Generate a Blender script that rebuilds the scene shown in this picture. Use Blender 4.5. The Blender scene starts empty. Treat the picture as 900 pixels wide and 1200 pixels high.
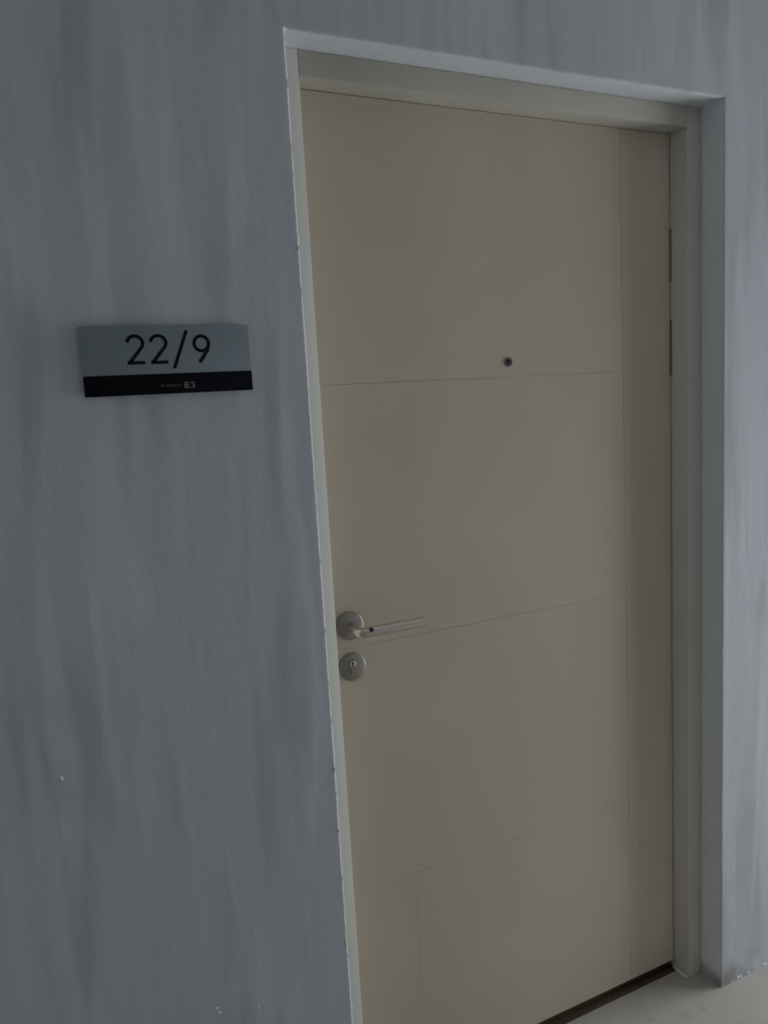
import bpy, bmesh, math, random
from mathutils import Vector, Matrix, noise
random.seed(7)
sc = bpy.context.scene
C = sc.collection

# ------------------------------------------------------------------ camera
cam = bpy.data.cameras.new('camera')
cam_o = bpy.data.objects.new('camera', cam); C.objects.link(cam_o)
cam.sensor_fit = 'VERTICAL'; cam.sensor_height = 24.0; cam.lens = 915.3 / 1200 * 24.0
cam.clip_start = 0.02
rt = Vector((0.900258320, -0.431656898, -0.056632844))
dn = Vector((-0.111206648, -0.102238058, -0.988524386))
fw = Vector((0.420913338, 0.896225252, -0.140043778))
M = Matrix((rt, -dn, -fw)).transposed().to_4x4()
M.translation = Vector((-0.47684, -1.29016, 1.52838))
cam_o.matrix_world = M
sc.camera = cam_o

# ------------------------------------------------------------------ world, light, exposure
w = bpy.data.worlds.new('overcast_sky'); sc.world = w; w.use_nodes = True
bg = w.node_tree.nodes['Background']
bg.inputs['Color'].default_value = (0.92, 0.965, 1.0, 1); bg.inputs['Strength'].default_value = 2.4
sc.view_settings.view_transform = 'Standard'; sc.view_settings.look = 'None'
sc.view_settings.gamma = 1.0; sc.view_settings.use_curve_mapping = False
sc.view_settings.exposure = 0.80

# corridor dimensions (metres)
XL, XR = -3.0, 2.35          # corridor ends
YO = -2.0                   # opposite wall
ZC = 2.75                   # ceiling
W, H = 1.0, 2.138           # door opening
YF, YB = 0.0624, 0.1128     # frame face, door face
FW = 0.0444                 # frame width
YE = 0.22                   # back of wall
WIN = (-0.98, -0.03, 0.03, 1.95)  # opening at the bright end of the corridor: y0, y1, z0, z1

def portal(name, x, y0, y1, z0, z1, sign):
    l = bpy.data.lights.new(name, 'AREA'); l.shape = 'RECTANGLE'
    l.size = z1 - z0; l.size_y = y1 - y0
    l.cycles.is_portal = True
    o = bpy.data.objects.new(name, l); C.objects.link(o)
    o.location = (x, (y0 + y1) / 2, (z0 + z1) / 2)
    o.rotation_euler = (0, sign * math.pi / 2, 0)     # -Z looks into the corridor
WIN_FILL = (-1.40, -0.85, 0.9, 1.6)         # smaller unseen opening added at the dim end for fill light
portal('daylight_portal', XR + 0.1, *WIN, 1)
portal('daylight_portal', XL - 0.1, *WIN_FILL, -1)  # portal over the added fill opening

# ------------------------------------------------------------------ materials
def mat(name, col, rough=0.6, metal=0.0, spec=0.5):
    m = bpy.data.materials.new(name); m.use_nodes = True
    b = m.node_tree.nodes['Principled BSDF']
    b.inputs['Base Color'].default_value = (*col, 1); b.inputs['Roughness'].default_value = rough
    b.inputs['Metallic'].default_value = metal; b.inputs['Specular IOR Level'].default_value = spec
    return m
class NT:
    def __init__(s, m): s.t = m.node_tree; s.b = s.t.nodes['Principled BSDF']; s.co = s.t.nodes.new('ShaderNodeTexCoord')
    def noise(s, scale, sc3, det=4, dist=0.0, rough=.5, rot=(0, 0, 0)):
        mp = s.t.nodes.new('ShaderNodeMapping'); mp.inputs['Scale'].default_value = sc3; mp.inputs['Rotation'].default_value = rot
        s.t.links.new(s.co.outputs['Object'], mp.inputs['Vector'])
        n = s.t.nodes.new('ShaderNodeTexNoise'); n.inputs['Scale'].default_value = scale
        n.inputs['Detail'].default_value = det; n.inputs['Distortion'].default_value = dist; n.inputs['Roughness'].default_value = rough
        s.t.links.new(mp.outputs[0], n.inputs['Vector']); return n.outputs['Fac']
    def ramp(s, src, a, b, va=0.0, vb=1.0, smooth=True):
        r = s.t.nodes.new('ShaderNodeMapRange'); r.interpolation_type = 'SMOOTHSTEP' if smooth else 'LINEAR'
        for i, v in zip((1, 2, 3, 4), (a, b, va, vb)): r.inputs[i].default_value = v
        s.t.links.new(src, r.inputs[0]); return r.outputs[0]
    def math(s, op, a, b):
        n = s.t.nodes.new('ShaderNodeMath'); n.operation = op
        for i, v in enumerate((a, b)):
            if isinstance(v, (int, float)): n.inputs[i].default_value = v
            else: s.t.links.new(v, n.inputs[i])
        return n.outputs[0]
    def mix(s, fac, a, b):
        n = s.t.nodes.new('ShaderNodeMix'); n.data_type = 'RGBA'
        if isinstance(fac, (int, float)): n.inputs[0].default_value = fac
        else: s.t.links.new(fac, n.inputs[0])
        for i, v in ((6, a), (7, b)):
            if isinstance(v, tuple): n.inputs[i].default_value = (*v, 1)
            else: s.t.links.new(v, n.inputs[i])
        return n.outputs[2]
    def color(s, c): s.t.links.new(c, s.b.inputs['Base Color'])
    def bump(s, h, strength, dist):
        n = s.t.nodes.new('ShaderNodeBump'); n.inputs['Strength'].default_value = strength; n.inputs['Distance'].default_value = dist
        s.t.links.new(h, n.inputs['Height']); s.t.links.new(n.outputs[0], s.b.inputs['Normal'])
    def xyz(s):
        n = s.t.nodes.new('ShaderNodeSeparateXYZ'); s.t.links.new(s.co.outputs['Object'], n.inputs[0]); return n.outputs

wall_m = mat('smeared_blue_grey_wall_paint', (.5, .53, .57), .75)
n = NT(wall_m)
st = n.noise(1.0, (12, 12, 1.5), 1.6, 0.5, .5, (0, math.radians(1), 0))
st2 = n.noise(1.0, (16, 16, 1.5), 1.2, 0.4, .5, (0, math.radians(-1.5), 0))
bl = n.noise(2.6, (1, 1, .8), 3, 0.3)
dark = n.math('MULTIPLY', n.ramp(st, .50, .66), n.ramp(bl, .34, .54))
lite = n.math('MULTIPLY', n.ramp(st2, .50, .66), n.ramp(bl, .64, .44))
c = n.mix(bl, (.540, .575, .605), (.580, .597, .640))
c = n.mix(n.math('MULTIPLY', dark, .62), c, (.40, .425, .44))
c = n.mix(n.math('MULTIPLY', lite, .55), c, (.66, .69, .74))
x, y, z = n.xyz()
# grime low on the wall beside the doorway
g = n.math('MULTIPLY', n.ramp(z, .085, .012), n.ramp(n.noise(9, (1, 1, 1), 4), .40, .60))
c = n.mix(n.math('MULTIPLY', g, .75), c, (.22, .20, .18))
rev = n.math('MULTIPLY', n.ramp(y, .001, .004), n.ramp(z, .008, .05))     # the return of the opening is coloured paler and plain, without the smears
c = n.mix(rev, c, (.72, .75, .78))
# the left arris is coloured white in broken patches
ar = n.math('MULTIPLY', n.math('MULTIPLY', n.ramp(x, -.0036, -.0026), n.ramp(x, .004, .003)), n.math('MULTIPLY', n.ramp(y, .006, .003), n.math('LESS_THAN', z, H + .002)))
ar = n.math('MULTIPLY', ar, n.ramp(n.noise(30, (1, 1, 1), 2), .36, .46))
c = n.mix(ar, c, (.95, .95, .93))
n.color(c)
hb = n.math('ADD', n.math('MULTIPLY', st, .6), n.math('MULTIPLY', n.noise(60, (1, 1, .35), 3), .12))
n.bump(hb, .35, .012)

plaster_m = mat('white_plaster_crumb', (.85, .86, .86), .6)
cream_m = mat('cream_door_paint', (.50, .47, .40), .42, spec=.35)
n = NT(cream_m)
v = n.noise(3.2, (1, 1, .7), 4, .4); fine = n.noise(45, (1, 1, 1), 3)
c = n.mix(n.ramp(v, .35, .65), (.615, .545, .43), (.65, .575, .455))
n.color(c); n.bump(n.math('ADD', n.math('MULTIPLY', v, .5), n.math('MULTIPLY', fine, .05)), .25, .01)
frame_m = mat('off_white_frame_paint', (.55, .545, .51), .5, spec=.35)
n = NT(frame_m); v = n.noise(4, (1, 1, .5), 3)
n.color(n.mix(n.ramp(v, .35, .65), (.59, .565, .495), (.63, .605, .535))); n.bump(v, .2, .008)
jamb_m = mat('whiter_jamb_paint', (.80, .80, .77), .5, spec=.35)  # left jamb is coloured whiter than the rest of the frame
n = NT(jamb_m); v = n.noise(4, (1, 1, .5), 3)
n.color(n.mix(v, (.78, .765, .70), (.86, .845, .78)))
floor_m = mat('pale_grey_beige_screed', (.42, .41, .39), .6)
n = NT(floor_m); v = n.noise(4, (1, 1, 1), 5, .3); v2 = n.noise(24, (1, 1, 1), 4)
c = n.mix(n.ramp(v, .3, .7), (.50, .465, .42), (.58, .545, .50))
c = n.mix(n.math('MULTIPLY', n.ramp(v2, .60, .75), .35), c, (.27, .25, .22))
n.color(c); n.bump(v2, .15, .004)
brown_m = mat('dark_brown_worn_wood', (.06, .028, .015), .7)
n = NT(brown_m); v = n.noise(18, (.3, 3, 3), 4); n.color(n.mix(v, (.05, .027, .015), (.12, .066, .038)))
dark_m = mat('shadow_gap_seal', (.035, .03, .022), .8)
steel_m = mat('brushed_stainless_steel', (.40, .37, .335), .30, 1.0)
n = NT(steel_m); v = n.noise(120, (1, 1, 12), 3); n.t.links.new(n.ramp(v, .3, .7, .28, .42), n.b.inputs['Roughness'])
steel3_m = mat('bright_brushed_lever_steel', (.70, .65, .58), .36, 1.0)
n = NT(steel3_m); v = n.noise(20, (1, 1, 1), 2); n.t.links.new(n.ramp(v, .3, .7, .27, .31), n.b.inputs['Roughness'])
steel2_m = mat('bright_worn_steel', (.75, .72, .62), .25, 1.0)
hole_m = mat('dark_recess', (.03, .022, .018), .6)
gap_rod_m = mat('dark_brown_rod', (.17, .14, .10), .6)
lens_m = mat('dark_peephole_glass', (.015, .015, .015), .1)
plate_m = mat('satin_grey_green_acrylic', (.17, .205, .225), .32)
n = NT(plate_m); v = n.noise(5, (1, 1, 1), 2); n.color(n.mix(v, (.22, .27, .30), (.27, .32, .355)))
edge_m = mat('greenish_acrylic_edge', (.17, .25, .25), .3)
black_m = mat('black_gloss_strip', (.004, .005, .008), .35, spec=.12)
ink_m = mat('black_numeral_vinyl', (.005, .008, .012), .5, spec=.15)
logo_m = mat('grey_print', (.20, .21, .22), .6)
logo2_m = mat('faint_grey_print', (.11, .12, .12), .6)
ceil_m = mat('white_ceiling_paint', (.70, .71, .72), .8)
n = NT(ceil_m); v = n.noise(3, (1, 1, 1), 3); n.color(n.mix(v, (.68, .69, .70), (.73, .74, .75)))
opp_m = mat('grey_corridor_wall_paint', (.45, .47, .50), .8)
n = NT(opp_m); v = n.noise(1.5, (4, 4, 1), 3); n.color(n.mix(v, (.46, .47, .48), (.52, .53, .54)))

# ------------------------------------------------------------------ helpers
def link(name, bm, m, parent=None, smooth=False, kind=None):
    bmesh.ops.recalc_face_normals(bm, faces=bm.faces)
    me = bpy.data.meshes.new(name); bm.to_mesh(me); bm.free()
    for mm in (m if isinstance(m, (list, tuple)) else [m]): me.materials.append(mm)
    if smooth:
        for p in me.polygons: p.use_smooth = True
        me.set_sharp_from_angle(angle=math.radians(38))
    o = bpy.data.objects.new(name, me); C.objects.link(o)
    if parent: o.parent = parent; o.matrix_parent_inverse = Matrix.Identity(4)
    if kind: o['kind'] = kind
    return o
def box(bm, x0, x1, y0, y1, z0, z1, bev=0.0, seg=2):
    r = bmesh.ops.create_cube(bm, size=1.0)
    vs = r['verts']
    for v in vs:
        v.co = Vector((x0 + (v.co.x + .5) * (x1 - x0), y0 + (v.co.y + .5) * (y1 - y0), z0 + (v.co.z + .5) * (z1 - z0)))
    if bev:
        es = list({e for v in vs for e in v.link_edges})
        bmesh.ops.bevel(bm, geom=es, offset=bev, segments=seg, profile=.5, affect='EDGES')
def boxo(name, dims, m, parent=None, bev=0.0, kind=None):
    bm = bmesh.new(); box(bm, *dims, bev); return link(name, bm, m, parent, bev > 0, kind)
def lathe(bm, prof, centre, axis='-y', seg=48):
    """prof: list of (radius, height along axis)"""
    ax = {'-y': (Vector((1, 0, 0)), Vector((0, 0, 1)), Vector((0, -1, 0))),
          'x': (Vector((0, 1, 0)), Vector((0, 0, 1)), Vector((1, 0, 0))),
          'z': (Vector((1, 0, 0)), Vector((0, 1, 0)), Vector((0, 0, 1)))}[axis]
    c = Vector(centre); rings = []
    for r, h in prof:
        if r < 1e-6: rings.append([bm.verts.new(c + ax[2] * h)]); continue
        rings.append([bm.verts.new(c + ax[0] * r * math.cos(2 * math.pi * k / seg) + ax[1] * r * math.sin(2 * math.pi * k / seg) + ax[2] * h) for k in range(seg)])
    for a, b in zip(rings, rings[1:]):
        for k in range(seg):
            k2 = (k + 1) % seg
            if len(a) == 1 and len(b) == 1: continue
            if len(a) == 1: bm.faces.new((a[0], b[k2], b[k]))
            elif len(b) == 1: bm.faces.new((a[k], a[k2], b[0]))
            else: bm.faces.new((a[k], a[k2], b[k2], b[k]))
def empty(name, loc, parent=None):
    o = bpy.data.objects.new(name, None); C.objects.link(o); o.empty_display_size = .05
    o.location = loc
    if parent: o.parent = parent
    return o
def stroke(bm, pts, wd, y, th, cap='butt'):
    """flat ribbon of width wd along 2-D points (x, z), front face at y, thickness th"""
    P = [Vector(p) for p in pts]; L = []; Rr = []
    for i, p in enumerate(P):
        a = P[max(i - 1, 0)]; b = P[min(i + 1, len(P) - 1)]
        t = (b - a).normalized(); nn = Vector((-t.y, t.x))
        L.append(p + nn * wd / 2); Rr.append(p - nn * wd / 2)
    out = L + Rr[::-1]
    f = [bm.verts.new((q.x, y, q.y)) for q in out]; bk = [bm.verts.new((q.x, y + th, q.y)) for q in out]
    N = len(P); T = 2 * N
    for i in range(N - 1):
        bm.faces.new((f[i], f[i + 1], f[T - 2 - i], f[T - 1 - i]))
        bm.faces.new((bk[i], bk[T - 1 - i], bk[T - 2 - i], bk[i + 1]))
    for i in range(T):
        j = (i + 1) % T; bm.faces.new((f[i], bk[i], bk[j], f[j]))

# ------------------------------------------------------------------ room shell
def wall_with_opening():
    bm = bmesh.new(); o = .008
    def quad(x0, x1, z0, z1):
        bm.faces.new([bm.verts.new(p) for p in ((x0, 0, z0), (x1, 0, z0), (x1, 0, z1), (x0, 0, z1))])
    quad(XL, -o, 0, ZC); quad(W + o, XR, 0, ZC); quad(-o, W + o, H + o, ZC)
    path = []
    step = .008
    nz = int(H / step); nx = int(W / step)
    for i in range(nz + 1): path.append((Vector((0, 0, H * i / nz)), Vector((-1, 0, 0))))
    path[-1] = (Vector((0, 0, H)), Vector((-1, 0, 1)))
    for i in range(1, nx): path.append((Vector((W * i / nx, 0, H)), Vector((0, 0, 1))))
    path.append((Vector((W, 0, H)), Vector((1, 0, 1))))
    for i in range(nz - 1, -1, -1): path.append((Vector((W, 0, H * i / nz)), Vector((1, 0, 0))))
    rows = []
    for q, (p, d) in enumerate(path):
        j = .0011 * noise.noise(p * 9) + .0007 * noise.noise(p * 60)
        if noise.noise(p * 23 + Vector((5, 0, 0))) > .50: j -= .0016          # knocked edge, small chips
        r = .0022 + .0008 * noise.noise(p * 35)
        row = []
        for off, yy in ((o, 0), (r + .0012, 0.0), (r * .55, r * .18), (r * .18, r * .55), (0, r + .0012), (0, .012), (0, YE)):
            jj = j if 0 < off < o or yy in (r + .0012,) else 0
            row.append(bm.verts.new(p + d * (off + jj) + Vector((0, yy, 0))))
        rows.append(row)
    for a, b in zip(rows, rows[1:]):
        for k in range(len(a) - 1): bm.faces.new((a[k], a[k + 1], b[k + 1], b[k]))
    # outer returns so that the wall has its thickness
    for x0, x1, z0, z1 in ((XL, 0, 0, ZC), (W, XR, 0, ZC), (0, W, H, ZC)):
        bm.faces.new([bm.verts.new(p) for p in ((x0, YE, z0), (x0, YE, z1), (x1, YE, z1), (x1, YE, z0))])
    bmesh.ops.remove_doubles(bm, verts=bm.verts, dist=1e-6)
    me = bpy.data.meshes.new('wall_front'); bm.to_mesh(me); bm.free(); me.materials.append(wall_m)
    for p in me.polygons: p.use_smooth = p.area < .002
    ob = bpy.data.objects.new('wall_front', me); C.objects.link(ob); ob['kind'] = 'structure'
    return ob
wall = wall_with_opening()
bm = bmesh.new()
crumbs = [(-.463, .965, .0028, .0050), (-.257, .472, .0034, .0022), (-.253, .462, .0026, .0030), (-.182, .444, .0028, .0020), (-.172, .453, .0020, .0016),
          (1.062, .006, .006, .004), (1.072, .004, .004, .004), (1.098, .005, .004, .004), (1.157, .006, .006, .005), (1.165, .004, .004, .003), (1.04, .004, .003, .003),
          (-.003, .739, .0020, .0075), (-.003, .503, .0020, .0060), (-.002, 1.791, .0016, .0050), (-.002, .86, .0012, .004), (-.002, .64, .0012, .005)]
for cx, cz, rx, rz in crumbs:
    r = bmesh.ops.create_icosphere(bm, subdivisions=2, radius=1)
    a = random.uniform(-.5, .5)
    for v in r['verts']:
        q = v.co * (1 + .25 * noise.noise(v.co * 2 + Vector((cx * 50, 0, cz * 50))))
        v.co = Vector((cx + q.x * rx * math.cos(a) + q.z * rz * math.sin(a), q.y * .0016, cz - q.x * rx * math.sin(a) + q.z * rz * math.cos(a)))
link('plaster_crumb', bm, plaster_m, wall, True, 'stuff')

boxo('floor', (XL, XR, YO, YE, -.12, 0), floor_m, kind='structure')
boxo('ceiling', (XL, XR, YO, YE, ZC, ZC + .12), ceil_m, kind='structure')
boxo('wall_back', (XL, XR, YO - .12, YO, -.12, ZC + .12), opp_m, kind='structure')
for nm, xa, (y0, y1, z0, z1) in (('wall_right', XR, WIN), ('wall_left', XL - .12, WIN_FILL)):
    bm = bmesh.new()
    for d in ((YO - .12, y0, -.12, ZC + .12), (y1, YE, -.12, ZC + .12), (y0, y1, -.12, z0), (y0, y1, z1, ZC + .12)):
        box(bm, xa, xa + .12, *d)
    link(nm, bm, opp_m, kind='structure')
bm = bmesh.new()                                                     # room behind the door: closed box added to keep sky light out
for d in ((-.2, -.1, YE, 1.2, 0, 2.4), (1.1, 1.2, YE, 1.2, 0, 2.4), (-.2, 1.2, 1.2, 1.3, 0, 2.4), (-.2, 1.2, YE, 1.3, 2.4, 2.5), (-.2, 1.2, YE, 1.3, -.1, 0)):
    box(bm, *d)
link('wall_inner', bm, opp_m, kind='structure')

# ------------------------------------------------------------------ door frame (fixed)
fr = empty('trim_1', (0, 0, 0)); fr['kind'] = 'structure'
GAP = .0022
def jamb(x0, x1, xs0, xs1, m):
    bm = bmesh.new(); box(bm, x0, x1, YF, YE - .01, 0, H, .0025)
    box(bm, xs0, xs1, YB + .043, YE - .012, 0, H - FW, .001)
    return link('jamb', bm, m, fr, True)
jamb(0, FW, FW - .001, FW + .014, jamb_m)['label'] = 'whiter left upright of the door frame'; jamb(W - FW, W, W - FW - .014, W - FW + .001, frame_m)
bm = bmesh.new(); box(bm, FW, W - FW, YF, YE - .01, H - FW, H, .0025); box(bm, FW, W - FW, YB + .043, YE - .012, H - FW - .014, H - FW + .001, .001)
link('head', bm, frame_m, fr, True)
bm = bmesh.new(); box(bm, FW, W - FW, YB + .010, YE - .02, 0, .019, .001); box(bm, FW, W - FW, YB - .013, YB + .012, 0, .0022, .0008)
link('threshold', bm, brown_m, fr, True)
bm = bmesh.new(); box(bm, W - FW - .006, W - FW, YF + .004, YB - .001, 0, .007, .0015); link('sealant_bead', bm, plaster_m, fr, True)

# ------------------------------------------------------------------ door leaf
DX0, DX1, DZ0, DZ1 = FW + GAP, W - FW - GAP * 1.3, .023, H - FW - GAP * .6
door = empty('door_1', (DX1, YB + .02, 0)); door['kind'] = 'structure'
def part(name, bm, m, smooth=False, parent=None):
    o = link(name, bm, m, parent or door, smooth)
    o.matrix_parent_inverse = (parent or door).matrix_basis.inverted() if not parent else Matrix.Identity(4)
    return o
bm = bmesh.new(); box(bm, DX0, DX1, YB + .0012, YB + .040, DZ0, DZ1, .0008)
part('leaf_core', bm, cream_m, True)
def panel(name, x0, x1, z0, z1, g=(1, 1, 1, 1)):
    """face sheet of the leaf; g = groove half widths left, right, bottom, top on/off. Edges wander slightly."""
    bm = bmesh.new(); pts = []
    def wob(px, pz, s): return (1.25 if s == 2 and px > .5 else .35 if s == 1 and px < .19 else 1) * (.00020 + .00062 * max(0, noise.noise(Vector((px * 6, pz * 6, s * 3.1))) + .12))
    N = 40; M_ = 40
    for i in range(N): x = x0 + (x1 - x0) * i / N; pts.append((x, z0 + g[2] * wob(x, z0, 1)))
    for i in range(M_): z = z0 + (z1 - z0) * i / M_; pts.append((x1 - g[1] * wob(x1, z, 2), z))
    for i in range(N): x = x1 - (x1 - x0) * i / N; pts.append((x, z1 - g[3] * wob(x, z1, 1)))
    for i in range(M_): z = z1 - (z1 - z0) * i / M_; pts.append((x0 + g[0] * wob(x0, z, 2), z))
    # corners: keep inside both offsets
    cl = lambda p: (min(max(p[0], x0 + g[0] * .0003), x1 - g[1] * .0003), min(max(p[1], z0 + g[2] * .0003), z1 - g[3] * .0003))
    pts = [cl(p) for p in pts]
    e = .0005
    f = [bm.verts.new((px, YB, pz)) for px, pz in pts]; b = [bm.verts.new((px, YB + .0014, pz)) for px, pz in pts]
    bm.faces.new(f); bm.faces.new(b[::-1])
    for i in range(len(pts)):
        j = (i + 1) % len(pts); bm.faces.new((f[i], f[j], b[j], b[i]))
    part(name, bm, cream_m)
GX, GL = .808, .207
Z1, Z2, Z3 = .517, 1.0445, 1.565
panel('panel', DX0, GX, Z3, DZ1, (0, 1, 1, 0))
panel('panel', DX0, GX, Z2, Z3, (0, 1, 1, 1))
panel('panel', DX0, GX, Z1, Z2, (0, 1, 1, 1))
panel('panel', GL, GX, DZ0, Z1, (.6, 1, 0, 1))
panel('stile', DX0, GL, DZ0, Z1, (0, .3, 0, 1))
panel('stile', GX, DX1, DZ0, DZ1, (1, 0, 0, 0))

# slim dark rods in two stretches of the gap at the right jamb
for z0, z1 in ((1.767, 1.886), (1.551, 1.681)):
    bm = bmesh.new()
    for k in range(3):
        a = z0 + (z1 - z0) * k / 3; b_ = z0 + (z1 - z0) * (k + 1) / 3 - .001
        lathe(bm, [(0, a), (.0026, a), (.0026, b_), (0, b_)], (DX1 + .0012, YB - .0006, 0), 'z', 14)
    part('gap_rod', bm, gap_rod_m, True)

# lever handle
def sub(o, parent):                                                   # re-parent keeping world place
    o.parent = parent
HX, HZ = .0905, 1.0908
bm = bmesh.new(); R0 = .0285
lathe(bm, [(0, 0), (R0, 0), (R0, .0068), (R0 - .0005, .0082), (R0 - .0018, .0090), (0, .0090)], (HX, YB, HZ), '-y', 64)
rose = part('handle_rose', bm, steel_m, True)
LY = YB - .050; LZ = 1.0855; r = .0103
bm = bmesh.new()
# neck rising from the rose and bending into the lever: one swept tube
pathp = [Vector((HX, YB - .008, HZ - .001)), Vector((HX, YB - .020, HZ - .002)), Vector((HX, LY + .010, LZ + .001)), Vector((HX + .0022, LY + .0040, LZ + .0003)), Vector((HX + .0050, LY + .0012, LZ)), Vector((HX + .0115, LY, LZ)),
         Vector((HX + .05, LY, LZ)), Vector((.2315, LY, LZ)), Vector((.2325, LY, LZ))]
rad = [.0085, .0085, .0088, .0094, .0100, r, r, r, r - .0009]
rings = []; S = 32
for i, p in enumerate(pathp):
    a = pathp[max(i - 1, 0)]; b_ = pathp[min(i + 1, len(pathp) - 1)]; t = (b_ - a).normalized()
    if i >= 5: t = Vector((1, 0, 0))
    u = Vector((0, 0, 1)); v_ = t.cross(u).normalized(); u = v_.cross(t).normalized()
    rings.append([bm.verts.new(p + u * rad[i] * math.cos(2 * math.pi * k / S) + v_ * rad[i] * math.sin(2 * math.pi * k / S)) for k in range(S)])
for a, b_ in zip(rings, rings[1:]):
    for k in range(S): bm.faces.new((a[k], a[(k + 1) % S], b_[(k + 1) % S], b_[k]))
bm.faces.new(rings[0]); bm.faces.new(rings[-1])
lever = part('lever', bm, steel3_m, True)
# small dark disc on top front of the lever root
bm = bmesh.new()
lathe(bm, [(0, 0), (.0050, 0), (.0050, .0011), (.0044, .0013), (0, .0011)], (0, 0, 0), '-y', 24)
rot = Matrix.Rotation(math.radians(-38), 4, 'X')
bmesh.ops.transform(bm, matrix=Matrix.Translation((.1135, LY - r * math.cos(math.radians(38)) + .0006, LZ + r * math.sin(math.radians(38)) - .0005)) @ rot, verts=bm.verts)
o = part('dark_disc', bm, hole_m, True)
o.parent = lever; o.matrix_parent_inverse = Matrix.Identity(4)

# lock cylinder
KX, KZ = .0905, 1.006
bm = bmesh.new()
lathe(bm, [(0, 0), (R0, 0), (R0, .006), (R0 - .0005, .0073), (R0 - .0018, .008), (0, .008)], (KX, YB, KZ), '-y', 64)
lock = part('lock_rose', bm, steel_m, True)
bm = bmesh.new()                                                      # euro-profile body
cx, cz, rr = KX - .001, KZ + .0075, .0086
pts = []
for k in range(25):
    a = math.radians(-60 + 300 * k / 24); pts.append((cx + rr * math.cos(a), cz + rr * math.sin(a)))
for k in range(9):
    a = math.radians(180 + 180 * k / 8); pts.append((cx + .0043 * math.cos(a), cz - .0195 + .0043 * math.sin(a)))
f = [bm.verts.new((px, YB - .0105, pz)) for px, pz in pts]; b = [bm.verts.new((px, YB - .007, pz)) for px, pz in pts]
bm.faces.new(f)
for i in range(len(pts)):
    j = (i + 1) % len(pts); bm.faces.new((f[i], f[j], b[j], b[i]))
o = part('lock_cylinder', bm, steel_m); o.parent = lock; o.matrix_parent_inverse = Matrix.Identity(4)
bm = bmesh.new(); lathe(bm, [(0, .0), (.0066, 0), (.0066, .0008), (.0060, .0012), (0, .0012)], (cx, YB - .0104, cz), '-y', 32)
o = part('key_plug', bm, steel2_m, True); o.parent = lock; o.matrix_parent_inverse = Matrix.Identity(4)
bm = bmesh.new(); box(bm, cx - .0011, cx + .0011, YB - .0120, YB - .0110, cz - .0058, cz + .0058); box(bm, cx - .0011, cx + .0030, YB - .0120, YB - .0110, cz + .0008, cz + .0026)
o = part('keyhole', bm, hole_m); o.parent = lock; o.matrix_parent_inverse = Matrix.Identity(4)

# peephole
PX, PZ = .4925, 1.596
bm = bmesh.new(); lathe(bm, [(0, 0), (.0098, 0), (.0098, .0015), (.0086, .0030), (.0060, .0030), (.0056, .0016), (0, .0016)], (PX, YB, PZ), '-y', 40)
peep = part('peephole', bm, mat('tarnished_peephole_rim', (.16, .15, .13), .4, 1.0), True)
bm = bmesh.new(); lathe(bm, [(.0055, .0016), (.0045, .0026), (.0025, .0032), (0, .0034)], (PX, YB, PZ), '-y', 28)
o = part('lens', bm, lens_m, True); o.parent = peep; o.matrix_parent_inverse = Matrix.Identity(4)
# small nail hole / mark
bm = bmesh.new(); lathe(bm, [(0, 0), (.0016, 0), (.0012, .0005), (0, .0005)], (0, 0, 0), '-y', 12)
for v in bm.verts: v.co = Vector((v.co.x + .842, v.co.y + YB, v.co.z * 2.2 + .382))
part('paint_nick', bm, hole_m)

# ------------------------------------------------------------------ room number sign
SX0, SX1, SZ0, SZ1, SD = -.3660, -.1035, 1.5598, 1.6657, 1.5918
sign = empty('room_number_sign', (SX0, 0, SZ0))
sign['label'] = 'grey acrylic room number sign reading 22/9 with black lower strip, left of the door'
sign['category'] = 'sign'
def spart(name, bm, m, smooth=False):
    o = link(name, bm, m, sign, smooth); o.matrix_parent_inverse = sign.matrix_basis.inverted(); return o
bm = bmesh.new(); box(bm, SX0 + .004, SX1 - .004, -.0045, .0, SZ0 + .004, SZ1 - .004, .0005); spart('backing_plate', bm, black_m, True)
bm = bmesh.new(); box(bm, SX0, SX1, -.0088, -.0045, SD - .0006, SZ1, .0006)
o = spart('upper_plate', bm, [plate_m, edge_m], True)
for p in o.data.polygons:
    if abs(p.normal.y) < .5: p.material_index = 1
bm = bmesh.new(); box(bm, SX0 - .0004, SX1 + .0006, -.0098, -.0045, SZ0, SD - .0006, .0006); spart('lower_strip', bm, black_m, True)
ys, th, wd = -.0092, .0006, .0053
def two(dx):
    cx, cz, rx, rz = -.2856 + dx, 1.6393, .0118, .0112
    pts = []
    for k in range(19):
        a = math.radians(172 - 200 * k / 18); pts.append((cx + rx * math.cos(a), cz + rz * math.sin(a)))
    pts += [(-.2958 + dx, 1.6098)]
    bm = bmesh.new(); stroke(bm, pts, wd, ys, th); stroke(bm, [(-.2993 + dx, 1.6095), (-.2722 + dx, 1.6095)], wd * .95, ys, th * .9)
    return bm
spart('numeral', two(0), ink_m); spart('numeral', two(.0356), ink_m)
bm = bmesh.new(); stroke(bm, [(-.2283, 1.5994), (-.2046, 1.6580)], wd, ys, th); spart('slash', bm, ink_m)
bm = bmesh.new(); cx, cz = -.1822, 1.6372
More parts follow.
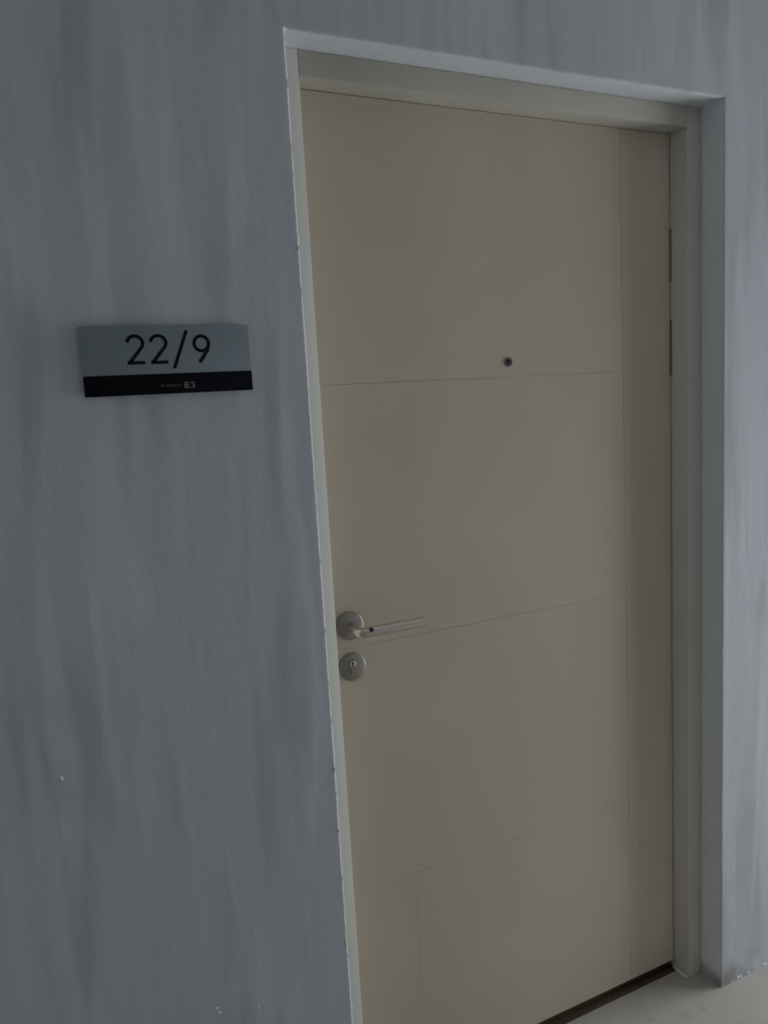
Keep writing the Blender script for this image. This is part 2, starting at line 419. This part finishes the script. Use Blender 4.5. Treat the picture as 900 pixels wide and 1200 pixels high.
stroke(bm, [(cx + .0117 * math.cos(math.radians(a)), cz + .0117 * math.sin(math.radians(a))) for a in range(-30, 331, 10)], wd, ys, th)
stroke(bm, [(cx + .0117 * math.cos(math.radians(a)), cz + .0117 * math.sin(math.radians(a))) for a in (10, -5, -20, -30)] + [(-.1725, 1.6275), (-.1868, 1.6075)], wd, ys - .0001, th)
spart('numeral', bm, ink_m)
# small print: a run of illegible thin letters followed by bold 83
bm = bmesh.new(); yl = -.0101; x = -.2512; random.seed(3)
while x < -.2205:
    k = random.choice((0, 1, 2)); h = .0030
    zc = 1.5727
    if k == 0: stroke(bm, [(x, zc - h / 2), (x, zc + h / 2)], .0006, yl, .0004); stroke(bm, [(x, zc + h / 2), (x + .0016, zc + h / 2)], .0006, yl, .0003); stroke(bm, [(x + .0016, zc + h / 2), (x + .0016, zc - h / 2)], .0006, yl, .00035)
    elif k == 1: stroke(bm, [(x + .0010 + .0012 * math.cos(a * .785), zc + .0014 * math.sin(a * .785)) for a in range(9)], .0006, yl, .0004)
    else: stroke(bm, [(x, zc + h / 2), (x, zc - h / 2)], .0006, yl, .0004); stroke(bm, [(x, zc - h / 2), (x + .0014, zc - h / 2)], .0006, yl, .0003)
    x += .0031
spart('small_lettering', bm, logo2_m)
def rr(cx, cz, w_, h_, a0, a1, n_=24, e=.6):
    out = []
    for k in range(n_ + 1):
        a = math.radians(a0 + (a1 - a0) * k / n_); c_, s_ = math.cos(a), math.sin(a)
        out.append((cx + w_ * math.copysign(abs(c_) ** e, c_), cz + h_ * math.copysign(abs(s_) ** e, s_)))
    return out
bm = bmesh.new(); zc = 1.5722
stroke(bm, rr(-.2118, zc + .0021, .0028, .0019, 0, 360), .0017, yl, .0004); stroke(bm, rr(-.2118, zc - .0021, .0030, .0020, 0, 360), .0017, yl - .00005, .0004)
spart('bold_figure', bm, logo_m)
bm = bmesh.new()
stroke(bm, rr(-.2024, zc + .0021, .0028, .0019, 165, -90), .0017, yl, .0004); stroke(bm, rr(-.2024, zc - .0021, .0030, .0020, 90, -165), .0017, yl - .00005, .0004)
spart('bold_figure', bm, logo_m)
